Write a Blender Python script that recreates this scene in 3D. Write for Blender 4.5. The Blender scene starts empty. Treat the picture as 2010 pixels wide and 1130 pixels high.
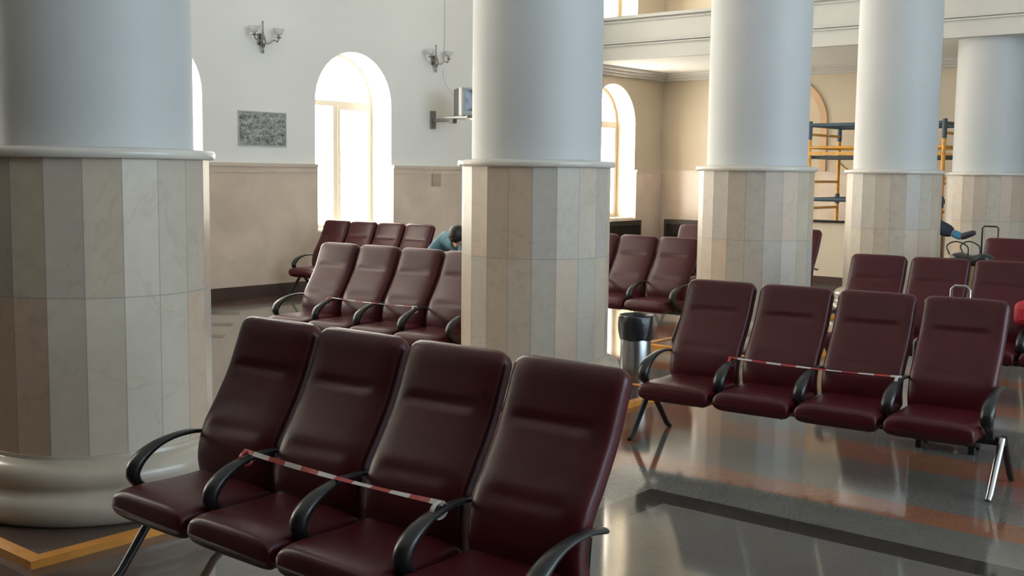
import bpy, bmesh, math, random
from mathutils import Vector, Matrix
from math import sin, cos, pi, radians, sqrt, atan2, hypot
random.seed(7)
S = bpy.context.scene
COL = S.collection

# ------------------------------------------------------------------ camera
cam_d = bpy.data.cameras.new('camera'); cam = bpy.data.objects.new('camera', cam_d); COL.objects.link(cam)
F = Vector((.7660, .6349, -.1010)); U = Vector((.0704, .0733, .9948)); R = F.cross(U).normalized(); U = R.cross(F).normalized(); F.normalize()
cam.matrix_world = Matrix(((R.x, U.x, -F.x, 0), (R.y, U.y, -F.y, 0), (R.z, U.z, -F.z, 1.6), (0, 0, 0, 1)))
cam_d.sensor_width = 36; cam_d.lens = 39.53; cam_d.clip_start = .05
S.camera = cam

# ------------------------------------------------------------------ world: bright hazy sky, warmer and brighter on the +Y side
W = bpy.data.worlds.new('sky'); S.world = W; W.use_nodes = True
wn, wl = W.node_tree.nodes, W.node_tree.links
bg = wn['Background']
tc = wn.new('ShaderNodeTexCoord'); sx = wn.new('ShaderNodeSeparateXYZ'); wl.new(tc.outputs['Generated'], sx.inputs[0])
mr = wn.new('ShaderNodeMapRange'); mr.inputs['From Min'].default_value = -.25; mr.inputs['From Max'].default_value = .25
wl.new(sx.outputs['Y'], mr.inputs['Value'])
mx = wn.new('ShaderNodeMix'); mx.data_type = 'RGBA'
mx.inputs['A'].default_value = (1.30, 1.58, 1.88, 1); mx.inputs['B'].default_value = (3.7, 3.4, 3.0, 1)
wl.new(mr.outputs['Result'], mx.inputs['Factor']); wl.new(mx.outputs['Result'], bg.inputs['Color'])
bg.inputs['Strength'].default_value = 6.0
vs = S.view_settings
vs.view_transform = 'Standard'; vs.look = 'None'; vs.gamma = 1; vs.use_curve_mapping = False
vs.exposure = 0.0

def portal(name, loc, rot, sx_, sy_):
    d = bpy.data.lights.new(name, 'AREA'); d.shape = 'RECTANGLE'; d.size = sx_; d.size_y = sy_
    d.cycles.is_portal = True
    o = bpy.data.objects.new(name, d); COL.objects.link(o); o.location = loc; o.rotation_euler = rot
    return o

# ------------------------------------------------------------------ constants of the hall
WY = 11.67; BX = 18.53; CEIL = 7.6; RY = -7.0; FX = -7.0; TH = .52
WIN_R = [1.9, 5.03, 8.17, 11.34, 14.47, 17.60]   # right reveal of each window bay
WW, SILL, SPR = 1.40, .80, 2.53
USILL, USPR = 4.30, 5.9
COLS = [(2.904, 5.022), (6.300, 5.010), (9.565, 4.982), (12.922, 4.970), (16.280, 4.950)]
RM, RS, CAP = .526, .459, 1.688

# ------------------------------------------------------------------ materials
MATS = {}
def mat(name, col, rough=.5, metal=0, spec=.5, coat=0, noise=None, bump=None, **kw):
    m = bpy.data.materials.new(name); m.use_nodes = True
    n, l = m.node_tree.nodes, m.node_tree.links; b = n['Principled BSDF']
    b.inputs['Base Color'].default_value = (*col, 1); b.inputs['Roughness'].default_value = rough
    b.inputs['Metallic'].default_value = metal; b.inputs['Specular IOR Level'].default_value = spec
    b.inputs['Coat Weight'].default_value = coat; b.inputs['Coat Roughness'].default_value = .1
    t = n.new('ShaderNodeTexCoord')
    if noise:
        sc, amt, det = noise
        z = n.new('ShaderNodeTexNoise'); z.inputs['Scale'].default_value = sc; z.inputs['Detail'].default_value = det
        l.new(t.outputs['Object'], z.inputs['Vector'])
        r = n.new('ShaderNodeValToRGB'); r.color_ramp.elements[0].position = .3; r.color_ramp.elements[1].position = .7
        r.color_ramp.elements[0].color = (*[c * (1 - amt) for c in col], 1); r.color_ramp.elements[1].color = (*[min(1, c * (1 + amt)) for c in col], 1)
        l.new(z.outputs['Fac'], r.inputs['Fac']); l.new(r.outputs['Color'], b.inputs['Base Color'])
    if bump:
        sc, st = bump
        z = n.new('ShaderNodeTexNoise'); z.inputs['Scale'].default_value = sc; z.inputs['Detail'].default_value = 4
        l.new(t.outputs['Object'], z.inputs['Vector'])
        bp = n.new('ShaderNodeBump'); bp.inputs['Strength'].default_value = st; bp.inputs['Distance'].default_value = .004
        l.new(z.outputs['Fac'], bp.inputs['Height']); l.new(bp.outputs['Normal'], b.inputs['Normal'])
    MATS[name] = m
    return m
def granite(name, col, amt, rough=.085):
    m = mat(name, col, rough, spec=.6)
    n, l = m.node_tree.nodes, m.node_tree.links; b = n['Principled BSDF']; t = n['Texture Coordinate']
    v = n.new('ShaderNodeTexVoronoi'); v.inputs['Scale'].default_value = 240; l.new(t.outputs['Object'], v.inputs['Vector'])
    z = n.new('ShaderNodeTexNoise'); z.inputs['Scale'].default_value = 3; z.inputs['Detail'].default_value = 5; l.new(t.outputs['Object'], z.inputs['Vector'])
    a = n.new('ShaderNodeMath'); a.operation = 'MULTIPLY_ADD'; a.inputs[1].default_value = .5
    sp = n.new('ShaderNodeSeparateColor'); l.new(v.outputs['Color'], sp.inputs[0]); l.new(sp.outputs[0], a.inputs[0])
    hh = n.new('ShaderNodeMath'); hh.operation = 'MULTIPLY'; hh.inputs[1].default_value = .5; l.new(z.outputs['Fac'], hh.inputs[0]); l.new(hh.outputs[0], a.inputs[2])
    r = n.new('ShaderNodeValToRGB')
    r.color_ramp.elements[0].color = (*[c * (1 - amt) for c in col], 1); r.color_ramp.elements[1].color = (*[c * (1 + amt) for c in col], 1)
    l.new(a.outputs[0], r.inputs['Fac']); l.new(r.outputs['Color'], b.inputs['Base Color'])
    return m
def tiled_marble(name, nfac, cols):
    # per tile colour on a faceted drum, chosen by facet number and course
    m = mat(name, cols[0], .32, spec=.36)
    n, l = m.node_tree.nodes, m.node_tree.links; b = n['Principled BSDF']; t = n['Texture Coordinate']
    s = n.new('ShaderNodeSeparateXYZ'); l.new(t.outputs['Object'], s.inputs[0])
    def M(op, a, bb=None, c=None):
        k = n.new('ShaderNodeMath'); k.operation = op
        for i, x in enumerate((a, bb, c)):
            if x is None: continue
            if isinstance(x, (int, float)): k.inputs[i].default_value = x
            else: l.new(x, k.inputs[i])
        return k.outputs[0]
    ang = M('ARCTAN2', s.outputs['Y'], s.outputs['X'])
    fa = M('MULTIPLY', M('ADD', ang, 2 * pi), nfac / (2 * pi)); fi = M('FLOOR', fa)
    row = M('GREATER_THAN', s.outputs['Z'], 1.03)
    oi = n.new('ShaderNodeObjectInfo')
    cmb = n.new('ShaderNodeCombineXYZ'); l.new(fi, cmb.inputs[0]); l.new(row, cmb.inputs[1]); l.new(oi.outputs['Random'], cmb.inputs[2])
    wnz = n.new('ShaderNodeTexWhiteNoise'); wnz.noise_dimensions = '3D'; l.new(cmb.outputs[0], wnz.inputs['Vector'])
    r = n.new('ShaderNodeValToRGB'); cr = r.color_ramp
    for i, c in enumerate(cols):
        e = cr.elements[i] if i < 2 else cr.elements.new(1)
        e.position = i / (len(cols) - 1); e.color = (*c, 1)
    l.new(wnz.outputs['Value'], r.inputs['Fac'])
    # veins
    z = n.new('ShaderNodeTexNoise'); z.inputs['Scale'].default_value = 2.2; z.inputs['Detail'].default_value = 8; z.inputs['Distortion'].default_value = .8
    l.new(t.outputs['Object'], z.inputs['Vector'])
    vr = n.new('ShaderNodeValToRGB'); vr.color_ramp.elements[0].position = .485; vr.color_ramp.elements[0].color = (1, 1, 1, 1)
    vr.color_ramp.elements[1].position = .515; vr.color_ramp.elements[1].color = (1, 1, 1, 1)
    e = vr.color_ramp.elements.new(.5); e.color = (.91, .90, .89, 1)
    l.new(z.outputs['Fac'], vr.inputs['Fac'])
    z2 = n.new('ShaderNodeTexNoise'); z2.inputs['Scale'].default_value = 14; z2.inputs['Detail'].default_value = 5; l.new(t.outputs['Object'], z2.inputs['Vector'])
    m2 = n.new('ShaderNodeMapRange'); m2.inputs['To Min'].default_value = .88; m2.inputs['To Max'].default_value = 1.1; l.new(z2.outputs['Fac'], m2.inputs['Value'])
    # joints
    fr = M('FRACT', fa); jd = M('MINIMUM', fr, M('SUBTRACT', 1.0, fr)); jv = M('LESS_THAN', jd, .014)
    jz = M('LESS_THAN', M('ABSOLUTE', M('SUBTRACT', s.outputs['Z'], 1.03)), .0025); jj = M('MAXIMUM', jv, jz)
    mm = n.new('ShaderNodeMix'); mm.data_type = 'RGBA'; mm.blend_type = 'MULTIPLY'; mm.inputs['Factor'].default_value = 1
    l.new(r.outputs['Color'], mm.inputs['A']); l.new(vr.outputs['Color'], mm.inputs['B'])
    m3 = n.new('ShaderNodeMix'); m3.data_type = 'RGBA'; m3.blend_type = 'MULTIPLY'; m3.inputs['Factor'].default_value = 1
    l.new(mm.outputs['Result'], m3.inputs['A']); l.new(m2.outputs['Result'], m3.inputs['B'])
    m4 = n.new('ShaderNodeMix'); m4.data_type = 'RGBA'; l.new(jj, m4.inputs['Factor'])
    l.new(m3.outputs['Result'], m4.inputs['A']); m4.inputs['B'].default_value = (.30, .27, .24, 1)
    l.new(m4.outputs['Result'], b.inputs['Base Color'])
    return m
def slab_marble(name, col, gw, gh):
    m = mat(name, col, .25, spec=.5)
    n, l = m.node_tree.nodes, m.node_tree.links; b = n['Principled BSDF']; t = n['Texture Coordinate']
    br = n.new('ShaderNodeTexNoise'); br.inputs['Scale'].default_value = 1.6; br.inputs['Detail'].default_value = 7; br.inputs['Distortion'].default_value = .6
    l.new(t.outputs['Object'], br.inputs['Vector'])
    r = n.new('ShaderNodeValToRGB'); r.color_ramp.elements[0].position = .35; r.color_ramp.elements[1].position = .68
    r.color_ramp.elements[0].color = (*[c * .88 for c in col], 1); r.color_ramp.elements[1].color = (*[c * 1.08 for c in col], 1)
    l.new(br.outputs['Fac'], r.inputs['Fac']); l.new(r.outputs['Color'], b.inputs['Base Color'])
    return m
def glass_mat():
    m = bpy.data.materials.new('window_glass'); m.use_nodes = True
    n, l = m.node_tree.nodes, m.node_tree.links; n.remove(n['Principled BSDF'])
    t = n.new('ShaderNodeBsdfTransparent'); t.inputs['Color'].default_value = (.96, .98, .97, 1)
    g = n.new('ShaderNodeBsdfGlossy'); g.inputs['Roughness'].default_value = .02
    lw = n.new('ShaderNodeLayerWeight'); pw = n.new('ShaderNodeMath'); pw.operation = 'POWER'; pw.inputs[1].default_value = 5; l.new(lw.outputs['Facing'], pw.inputs[0])
    f = n.new('ShaderNodeMath'); f.operation = 'MULTIPLY_ADD'; f.inputs[1].default_value = .9; f.inputs[2].default_value = .04; l.new(pw.outputs[0], f.inputs[0]); x = n.new('ShaderNodeMixShader')
    l.new(f.outputs[0], x.inputs[0]); l.new(t.outputs[0], x.inputs[1]); l.new(g.outputs[0], x.inputs[2]); l.new(x.outputs[0], n['Material Output'].inputs['Surface'])
    MATS['glass'] = m; return m
def tape_mat():
    m = mat('barrier_tape', (.8, .8, .8), .35)
    n, l = m.node_tree.nodes, m.node_tree.links; b = n['Principled BSDF']; t = n['Texture Coordinate']
    s = n.new('ShaderNodeSeparateXYZ'); l.new(t.outputs['Object'], s.inputs[0])
    a = n.new('ShaderNodeMath'); a.operation = 'MULTIPLY'; a.inputs[1].default_value = 5.6; l.new(s.outputs['Y'], a.inputs[0])
    f = n.new('ShaderNodeMath'); f.operation = 'FRACT'; l.new(a.outputs[0], f.inputs[0])
    g = n.new('ShaderNodeMath'); g.operation = 'GREATER_THAN'; g.inputs[1].default_value = .5; l.new(f.outputs[0], g.inputs[0])
    x = n.new('ShaderNodeMix'); x.data_type = 'RGBA'; x.inputs['A'].default_value = (.50, .47, .46, 1); x.inputs['B'].default_value = (.34, .022, .022, 1)
    l.new(g.outputs[0], x.inputs['Factor']); l.new(x.outputs['Result'], b.inputs['Base Color'])
    return m
def print_mat():
    m = mat('old_print', (.3, .3, .3), .5)
    n, l = m.node_tree.nodes, m.node_tree.links; b = n['Principled BSDF']; t = n['Texture Coordinate']
    mp = n.new('ShaderNodeMapping'); mp.inputs['Scale'].default_value = (3, 3, 14); l.new(t.outputs['Object'], mp.inputs[0])
    z = n.new('ShaderNodeTexNoise'); z.inputs['Scale'].default_value = 1.3; z.inputs['Detail'].default_value = 3; l.new(mp.outputs[0], z.inputs['Vector'])
    z2 = n.new('ShaderNodeTexNoise'); z2.inputs['Scale'].default_value = 40; z2.inputs['Detail'].default_value = 4; l.new(t.outputs['Object'], z2.inputs['Vector'])
    a = n.new('ShaderNodeMath'); a.operation = 'MULTIPLY_ADD'; a.inputs[1].default_value = .55; l.new(z2.outputs['Fac'], a.inputs[0])
    h = n.new('ShaderNodeMath'); h.operation = 'MULTIPLY'; h.inputs[1].default_value = .5; l.new(z.outputs['Fac'], h.inputs[0]); l.new(h.outputs[0], a.inputs[2])
    r = n.new('ShaderNodeValToRGB'); r.color_ramp.elements[0].position = .38; r.color_ramp.elements[1].position = .66
    r.color_ramp.elements[0].color = (.06, .07, .065, 1); r.color_ramp.elements[1].color = (.52, .54, .51, 1)
    l.new(a.outputs[0], r.inputs['Fac']); l.new(r.outputs['Color'], b.inputs['Base Color'])
    return m

M_leather = mat('burgundy_leather', (.056, .0042, .0082), .36, spec=.35, noise=(5, .16, 4), bump=(55, .12))
M_black = mat('black_plastic', (.012, .012, .013), .32)
M_bmetal = mat('black_metal', (.015, .015, .017), .35, metal=.3)
M_chrome = mat('worn_chrome', (.55, .56, .58), .25, metal=1)
M_paint = mat('column_paint', (.49, .495, .49), .55, noise=(1.2, .03, 3))
M_wall = mat('wall_paint', (.87, .86, .83), .7, noise=(.8, .03, 3))
M_tan = mat('tan_wall_paint', (.62, .52, .39), .65, noise=(.8, .04, 3))
M_bracket_plate = mat('tan_plate', (.46, .36, .27), .5)
M_absorb = mat('dark_absorber_panel', (.14, .10, .075), .6, noise=(3, .2, 4))  # invented dark tone for unseen surfaces, cuts bounce and reflections on near seats
M_arch = mat('arch_moulding', (.66, .42, .24), .5, noise=(2, .08, 4))
M_fascia = mat('cream_plaster', (.54, .52, .48), .6, noise=(1, .03, 3))
M_ceil = mat('ceiling_paint', (.75, .74, .71), .8)
M_tile = tiled_marble('column_marble', 20, [(.47, .40, .31), (.51, .385, .285), (.44, .40, .34), (.53, .445, .335), (.42, .39, .35), (.49, .39, .30)])
M_base = mat('base_marble', (.43, .37, .30), .2, noise=(3, .14, 6))
M_ledge = mat('ledge_marble', (.58, .54, .48), .25, noise=(4, .1, 5))
M_wain = slab_marble('wainscot_marble', (.72, .58, .465), 1, 1)
M_trim = mat('trim_marble', (.66, .55, .45), .3, noise=(3, .08, 5))
M_brown = granite('brown_granite', (.085, .055, .045), .45)
M_grey = granite('grey_granite', (.118, .114, .104), .30)
M_dark = granite('dark_granite', (.035, .033, .030), .4)
M_red = granite('red_granite', (.20, .088, .052), .3)
M_yel = mat('yellow_paint', (.62, .25, .03), .45, noise=(8, .15, 4))
M_frame = mat('window_frame', (.70, .62, .52), .4)
M_glass = glass_mat()
M_steel = mat('brushed_steel', (.30, .30, .31), .30, metal=1)
M_bag = mat('black_bin_bag', (.012, .012, .014), .3, bump=(30, .8))
M_grille = mat('dark_bronze', (.05, .038, .030), .45, metal=.2)
M_or = mat('scaffold_orange', (.76, .37, .07), .5, noise=(20, .15, 3))
M_bl = mat('scaffold_blue', (.065, .095, .13), .5)
M_plank = mat('scaffold_board', (.09, .10, .11), .7)
M_tape = tape_mat()
M_print = print_mat()
M_paper = mat('print_margin', (.5, .5, .48), .6)
M_tv = mat('television_grey', (.42, .43, .42), .5)
M_tvb = mat('television_dark_back', (.08, .08, .085), .5)
M_scr = mat('dark_screen', (.035, .05, .06), .12)
M_bracket = mat('grey_bracket', (.22, .22, .22), .45, metal=.4)
M_sconce = mat('aged_silver', (.28, .27, .25), .3, metal=.8)
M_shade = mat('frosted_shade', (.72, .72, .70), .25)
M_skin = mat('skin', (.50, .29, .20), .5)
M_hair = mat('dark_hair', (.012, .010, .010), .5)
M_teal = mat('teal_cloth', (.10, .20, .25), .8, noise=(12, .2, 4))
M_navy = mat('navy_cloth', (.012, .016, .035), .85)
M_denim = mat('dark_denim', (.02, .026, .045), .85)
M_sock = mat('blue_sock', (.05, .22, .38), .8)
M_shoe = mat('dark_shoe', (.03, .032, .04), .5)
M_case = mat('suitcase_shell', (.03, .03, .035), .45)
M_tanc = mat('tan_suitcase', (.20, .145, .07), .6)
M_redc = mat('red_nylon', (.45, .012, .03), .6)
M_rod = mat('trolley_rod', (.42, .36, .37), .3, metal=.7)

# ------------------------------------------------------------------ mesh helpers
def link(name, verts, faces, m, parent=None, smooth=False, mats=None, fm=None, sharp=None):
    me = bpy.data.meshes.new(name); me.from_pydata([tuple(v) for v in verts], [], faces)
    for k in (mats or [m]): me.materials.append(k)
    if fm:
        for p, i in zip(me.polygons, fm): p.material_index = i
    b = bmesh.new(); b.from_mesh(me); bmesh.ops.recalc_face_normals(b, faces=b.faces); b.to_mesh(me); b.free()
    if smooth:
        for p in me.polygons: p.use_smooth = True
        if sharp: me.set_sharp_from_angle(angle=radians(sharp))
    o = bpy.data.objects.new(name, me); COL.objects.link(o)
    if parent: o.parent = parent
    return o
class MB:
    def __init__(s): s.v = []; s.f = []
    def add(s, v, f):
        k = len(s.v); s.v += [Vector(x) for x in v]; s.f += [[i + k for i in q] for q in f]; return s
    def box(s, x0, x1, y0, y1, z0, z1, M=None, ch=0):
        if ch: return s.cbox(x0, x1, y0, y1, z0, z1, ch, M)
        v = [Vector((x, y, z)) for x in (x0, x1) for y in (y0, y1) for z in (z0, z1)]
        if M: v = [M @ a for a in v]
        return s.add(v, [(0, 1, 3, 2), (4, 6, 7, 5), (0, 4, 5, 1), (2, 3, 7, 6), (0, 2, 6, 4), (1, 5, 7, 3)])
    def cbox(s, x0, x1, y0, y1, z0, z1, ch, M=None):
        b = bmesh.new(); bmesh.ops.create_cube(b, size=1)
        for q in b.verts: q.co = Vector(((x0 + x1) / 2 + q.co.x * (x1 - x0), (y0 + y1) / 2 + q.co.y * (y1 - y0), (z0 + z1) / 2 + q.co.z * (z1 - z0)))
        bmesh.ops.bevel(b, geom=b.edges[:], offset=ch, segments=3, affect='EDGES', profile=.5)
        b.verts.index_update()
        v = [(M @ q.co) if M else q.co.copy() for q in b.verts]; f = [[q.index for q in fa.verts] for fa in b.faces]; b.free()
        return s.add(v, f)
    def tube(s, pts, r, n=10, flat=1.0, up=Vector((0, 1, 0)), closed=False):
        pts = [Vector(p) for p in pts]; rs = r if isinstance(r, (list, tuple)) else [r] * len(pts)
        v = []; f = []
        N = len(pts)
        for i, p in enumerate(pts):
            a = pts[(i - 1) % N] if (i or closed) else p; b = pts[(i + 1) % N] if (i < N - 1 or closed) else p
            t = (b - a).normalized(); u = up - t * up.dot(t)
            if u.length < 1e-4: u = Vector((1, 0, 0)) - t * t.x
            u.normalize(); w = t.cross(u)
            fl = flat[i] if isinstance(flat, (list, tuple)) else flat
            for k in range(n):
                th = 2 * pi * k / n; v.append(p + u * cos(th) * rs[i] * fl + w * sin(th) * rs[i])
        for i in range(N if closed else N - 1):
            for k in range(n):
                j = (i + 1) % N; f.append((i * n + k, i * n + (k + 1) % n, j * n + (k + 1) % n, j * n + k))
        if not closed: f.append(tuple(range(n))[::-1]); f.append(tuple((N - 1) * n + k for k in range(n)))
        return s.add(v, f)
    def lathe(s, prof, n=64, c=(0, 0), cap=True):
        v = []; f = []
        for r, z in prof:
            for k in range(n):
                a = 2 * pi * k / n; v.append((c[0] + r * cos(a), c[1] + r * sin(a), z))
        for i in range(len(prof) - 1):
            for k in range(n): f.append((i * n + k, i * n + (k + 1) % n, (i + 1) * n + (k + 1) % n, (i + 1) * n + k))
        if cap: f.append(tuple(range(n))[::-1]); f.append(tuple((len(prof) - 1) * n + k for k in range(n)))
        return s.add(v, f)
    def build(s, name, m, parent=None, smooth=False, sharp=None): return link(name, s.v, s.f, m, parent, smooth, sharp=sharp)
def tag(o, label=None, cat=None, group=None, kind=None):
    if label: o['label'] = label
    if cat: o['category'] = cat
    if group: o['group'] = group
    if kind: o['kind'] = kind
    return o
def empty(name, loc, rz=0):
    o = bpy.data.objects.new(name, None); COL.objects.link(o); o.location = loc; o.rotation_euler.z = rz; o.empty_display_size = .1
    return o
def struct(o): o['kind'] = 'structure'; return o
def copy_tree(o, parent=None):
    c = o.copy(); COL.objects.link(c)
    if parent: c.parent = parent
    for ch in list(o.children): copy_tree(ch, c)
    return c
def catmull(P, n=8):
    P = [Vector(p) for p in P]; Q = [P[0] * 2 - P[1]] + P + [P[-1] * 2 - P[-2]]; out = []
    for i in range(1, len(Q) - 2):
        a, b, c, d = Q[i - 1:i + 3]
        for k in range(n):
            t = k / n
            out.append(.5 * ((2 * b) + (c - a) * t + (2 * a - 5 * b + 4 * c - d) * t * t + (3 * b - a - 3 * c + d) * t ** 3))
    out.append(P[-1]); return out

def arch_outline(c, w, z0, zs, n=20):
    r = w / 2
    return [(c - r, z0), (c + r, z0)] + [(c + r * cos(pi * k / n), zs + r * sin(pi * k / n)) for k in range(n + 1)]
def wall_holes(name, x0, x1, z0, z1, holes, to3, d, m, mats=None):
    """flat wall with openings; to3(a, z, depth) places a point; both skins and the reveals are built"""
    V = []; Fc = []
    def skin(dep):
        b = bmesh.new(); loops = [[(x0, z0), (x1, z0), (x1, z1), (x0, z1)]] + holes
        for L in loops:
            vs_ = [b.verts.new((p[0], p[1], 0)) for p in L]
            for i in range(len(vs_)): b.edges.new((vs_[i], vs_[(i + 1) % len(vs_)]))
        bmesh.ops.triangle_fill(b, edges=b.edges[:], use_beauty=True, use_dissolve=False)
        b.verts.index_update(); k = len(V)
        V.extend(to3(q.co.x, q.co.y, dep) for q in b.verts); Fc.extend([[q.index + k for q in fa.verts] for fa in b.faces]); b.free()
    skin(0); skin(d)
    for L in [[(x0, z0), (x1, z0), (x1, z1), (x0, z1)]] + holes:
        k = len(V); n = len(L)
        V.extend(to3(p[0], p[1], 0) for p in L); V.extend(to3(p[0], p[1], d) for p in L)
        for i in range(n): Fc.append((k + i, k + (i + 1) % n, k + n + (i + 1) % n, k + n + i))
    me = bpy.data.meshes.new(name); me.from_pydata([tuple(v) for v in V], [], Fc); me.materials.append(m)
    b = bmesh.new(); b.from_mesh(me); bmesh.ops.remove_doubles(b, verts=b.verts, dist=1e-4); bmesh.ops.recalc_face_normals(b, faces=b.faces); b.to_mesh(me); b.free()
    o = bpy.data.objects.new(name, me); COL.objects.link(o); return struct(o)

# ------------------------------------------------------------------ room shell
# floor: one mesh, granite inlay by rectangles
xs = sorted(set([FX, -1.0, 4.63, 4.81, 5.16, 5.42, 6.10, 6.52, 7.9, 8.3, 9.0, 9.4, 10.1, 11.2, 11.6, 12.3, 12.7, 13.5, 14.6, 15.0, BX + .3]))
ys = sorted(set([RY, -1.2, 2.857, 3.04, 3.40, 3.66, 4.1, 5.95, 6.4, 6.8, 7.4, 7.8, 10.6, 10.95, WY + .3]))
def floor_kind(x, y):
    def rect(a, b, c, d): return a < x < b and c < y < d
    if y < 3.66 and x < 4.63 and y > 3.40: return 3
    if y < 3.66:
        if rect(FX, 5.42, RY, 3.66) and not (x < 4.63 and y > 3.40):
            if x < 4.63 and y < 2.857: return 0
            if x < 4.81 and y < 3.04: return 1
            if x < 5.16 and y < 3.40: return 0
            return 2
        if rect(6.10, 6.52, RY, 3.66) or rect(9.0, 9.4, RY, 3.66) or rect(12.3, 12.7, RY, 3.66): return 2
        if rect(7.9, 8.3, RY, 3.66) or rect(11.2, 11.6, RY, 3.66): return 2
        return 0
    if y < 4.1: return 3 if x < 4.63 else 2
    if y < 5.95: return 3 if (x < 4.63) else (0 if int(x * 1.3) % 2 else 2)
    if y < 6.4: return 2
    if y > 10.95: return 3
    if 6.8 < y < 7.4 and x > 6.1: return 0
    return 0
V = []; Fc = []; fm = []
idx = {}
for i, x in enumerate(xs):
    for j, y in enumerate(ys): idx[i, j] = len(V); V.append((x, y, 0))
for i in range(len(xs) - 1):
    for j in range(len(ys) - 1):
        Fc.append((idx[i, j], idx[i + 1, j], idx[i + 1, j + 1], idx[i, j + 1]))
        fm.append(floor_kind((xs[i] + xs[i + 1]) / 2, (ys[j] + ys[j + 1]) / 2))
# short dark diagonal strips in the aisle beside the first column
for (ex, ey, wd, ln) in ((7.72, 10.38, .30, 1.6), (7.10, 9.67, .26, 1.3), (6.53, 9.03, .22, 1.0)):
    d = Vector((-.70, .71, 0)); q = Vector((.70, .71, 0)); a = Vector((ex, ey, .0006)); k = len(V)
    V += [tuple(a - q * wd / 2), tuple(a + q * wd / 2), tuple(a + q * wd / 2 + d * ln), tuple(a - q * wd / 2 + d * ln)]
    Fc.append((k, k + 1, k + 2, k + 3)); fm.append(1)
# underside slab so that the floor has thickness
k = len(V); V += [(FX, RY, -.2), (BX + .3, RY, -.2), (BX + .3, WY + .3, -.2), (FX, WY + .3, -.2)]; Fc.append((k + 3, k + 2, k + 1, k)); fm.append(0)
fl = link('floor', V, Fc, M_grey, mats=[M_grey, M_dark, M_red, M_brown], fm=fm); struct(fl)
for p in fl.data.polygons:
    if p.normal.z < 0 and p.center.z > -.1: p.flip()
struct(MB().box(FX - .3, BX + .3, RY - .3, WY + .6, CEIL, CEIL + .2).build('ceiling', M_ceil))
# left wall with two storeys of arched windows
holes = []
for r_ in WIN_R:
    holes.append(arch_outline(r_ - WW / 2, WW, SILL, SPR))
    holes.append(arch_outline(r_ - WW / 2, WW, USILL, USPR))
wall_holes('wall_nearleft', FX, -.6, 0, CEIL, [], lambda a, z, d: (a, WY + d, z), TH, M_absorb)  # unseen stretch darkened to keep pale reflections off the near leather
wall_holes('wall_left', -.6, 15.72, 0, CEIL, [h for h in holes if h[0][0] < 15.7], lambda a, z, d: (a, WY + d, z), TH, M_wall)
wall_holes('wall_wing', 15.72, BX + .3, 0, CEIL, [h for h in holes if h[0][0] > 15.7], lambda a, z, d: (a, WY + d, z), TH, M_tan)
# back wall with a blind arch
bl_hole = arch_outline(9.15, 1.40, .80, SPR)
wall_holes('wall_back', RY, WY, 0, CEIL, [bl_hole], lambda a, z, d: (BX + d, a, z), .30, M_tan)
struct(MB().box(BX + .24, BX + .30, 8.3, 10.0, .6, 3.5).build('wall_niche', M_tan))
ar = MB(); v = []; f = []; nn = 28
for k in range(nn + 1):
    a = pi * k / nn
    for (rr, xx) in ((.70, BX - .03), (.82, BX - .03), (.82, BX + .01), (.70, BX + .01)): v.append((xx, 9.15 + rr * cos(a), SPR + rr * sin(a)))
for k in range(nn):
    for q in range(4): f.append((k * 4 + q, k * 4 + (q + 1) % 4, k * 4 + 4 + (q + 1) % 4, k * 4 + 4 + q))
ar.add(v, f); ar.box(BX - .03, BX + .01, 8.33, 8.45, 1.70, SPR); ar.box(BX - .03, BX + .01, 9.85, 9.97, 1.70, SPR)
struct(ar.build('trim_9', M_arch))
# right wall (behind the viewer) with tall windows, and unseen front wall with added high windows
rw = [[(a, 1.0), (a + 2.0, 1.0), (a + 2.0, 6.2), (a, 6.2)] for a in (2.8, 5.5, 8.2, 10.9)]
wall_holes('wall_right', FX, BX + .3, 0, CEIL, rw, lambda a, z, d: (a, RY - d, z), .4, M_wall)
fill_fw = [[(a, 4.5), (a + 3.0, 4.5), (a + 3.0, 7.0), (a, 7.0)] for a in (.2, 5.0)]  # openings added out of view to brighten the far gallery fascia
wall_holes('wall_front', RY, WY, 0, CEIL, fill_fw, lambda a, z, d: (FX - d, a, z), .4, M_absorb)

# wainscot, trim and baseboard on the left wall (between and under the windows)
wb = MB(); tb = MB(); bb = MB()
prev = 4.0
segs = []
for r_ in WIN_R:
    if r_ < 4.5: continue
    segs.append((prev, r_ - WW, r_)); prev = r_
for (a, b_, c) in segs:
    wb.box(a, b_, WY - .045, WY, .15, 1.655); wb.box(b_, c, WY - .045, WY, .15, SILL)
    tb.box(a, b_, WY - .06, WY, 1.655, 1.70); tb.box(a, b_, WY - .052, WY - .045, 1.58, 1.60)
wb.box(prev, BX, WY - .045, WY, .15, 1.655); tb.box(prev, BX, WY - .06, WY, 1.655, 1.70)
bb.box(4.0, BX, WY - .07, WY, 0, .15)
struct(wb.build('trim_1', M_wain)); struct(tb.build('trim_2', M_trim)); struct(bb.build('baseboard_left', M_brown))
wb = MB(); tb = MB(); bb = MB()
for (a, b_) in ((RY, 8.45), (9.85, WY - .045)):
    wb.box(BX - .045, BX, a, b_, .15, 1.655); tb.box(BX - .06, BX, a, b_, 1.655, 1.70)
wb.box(BX - .045, BX, 8.45, 9.85, .15, .80)
bb.box(BX - .07, BX, RY, WY - .07, 0, .15)
struct(wb.build('trim_3', M_wain)); struct(tb.build('trim_4', M_trim)); struct(bb.build('baseboard_back', M_brown))

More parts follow.
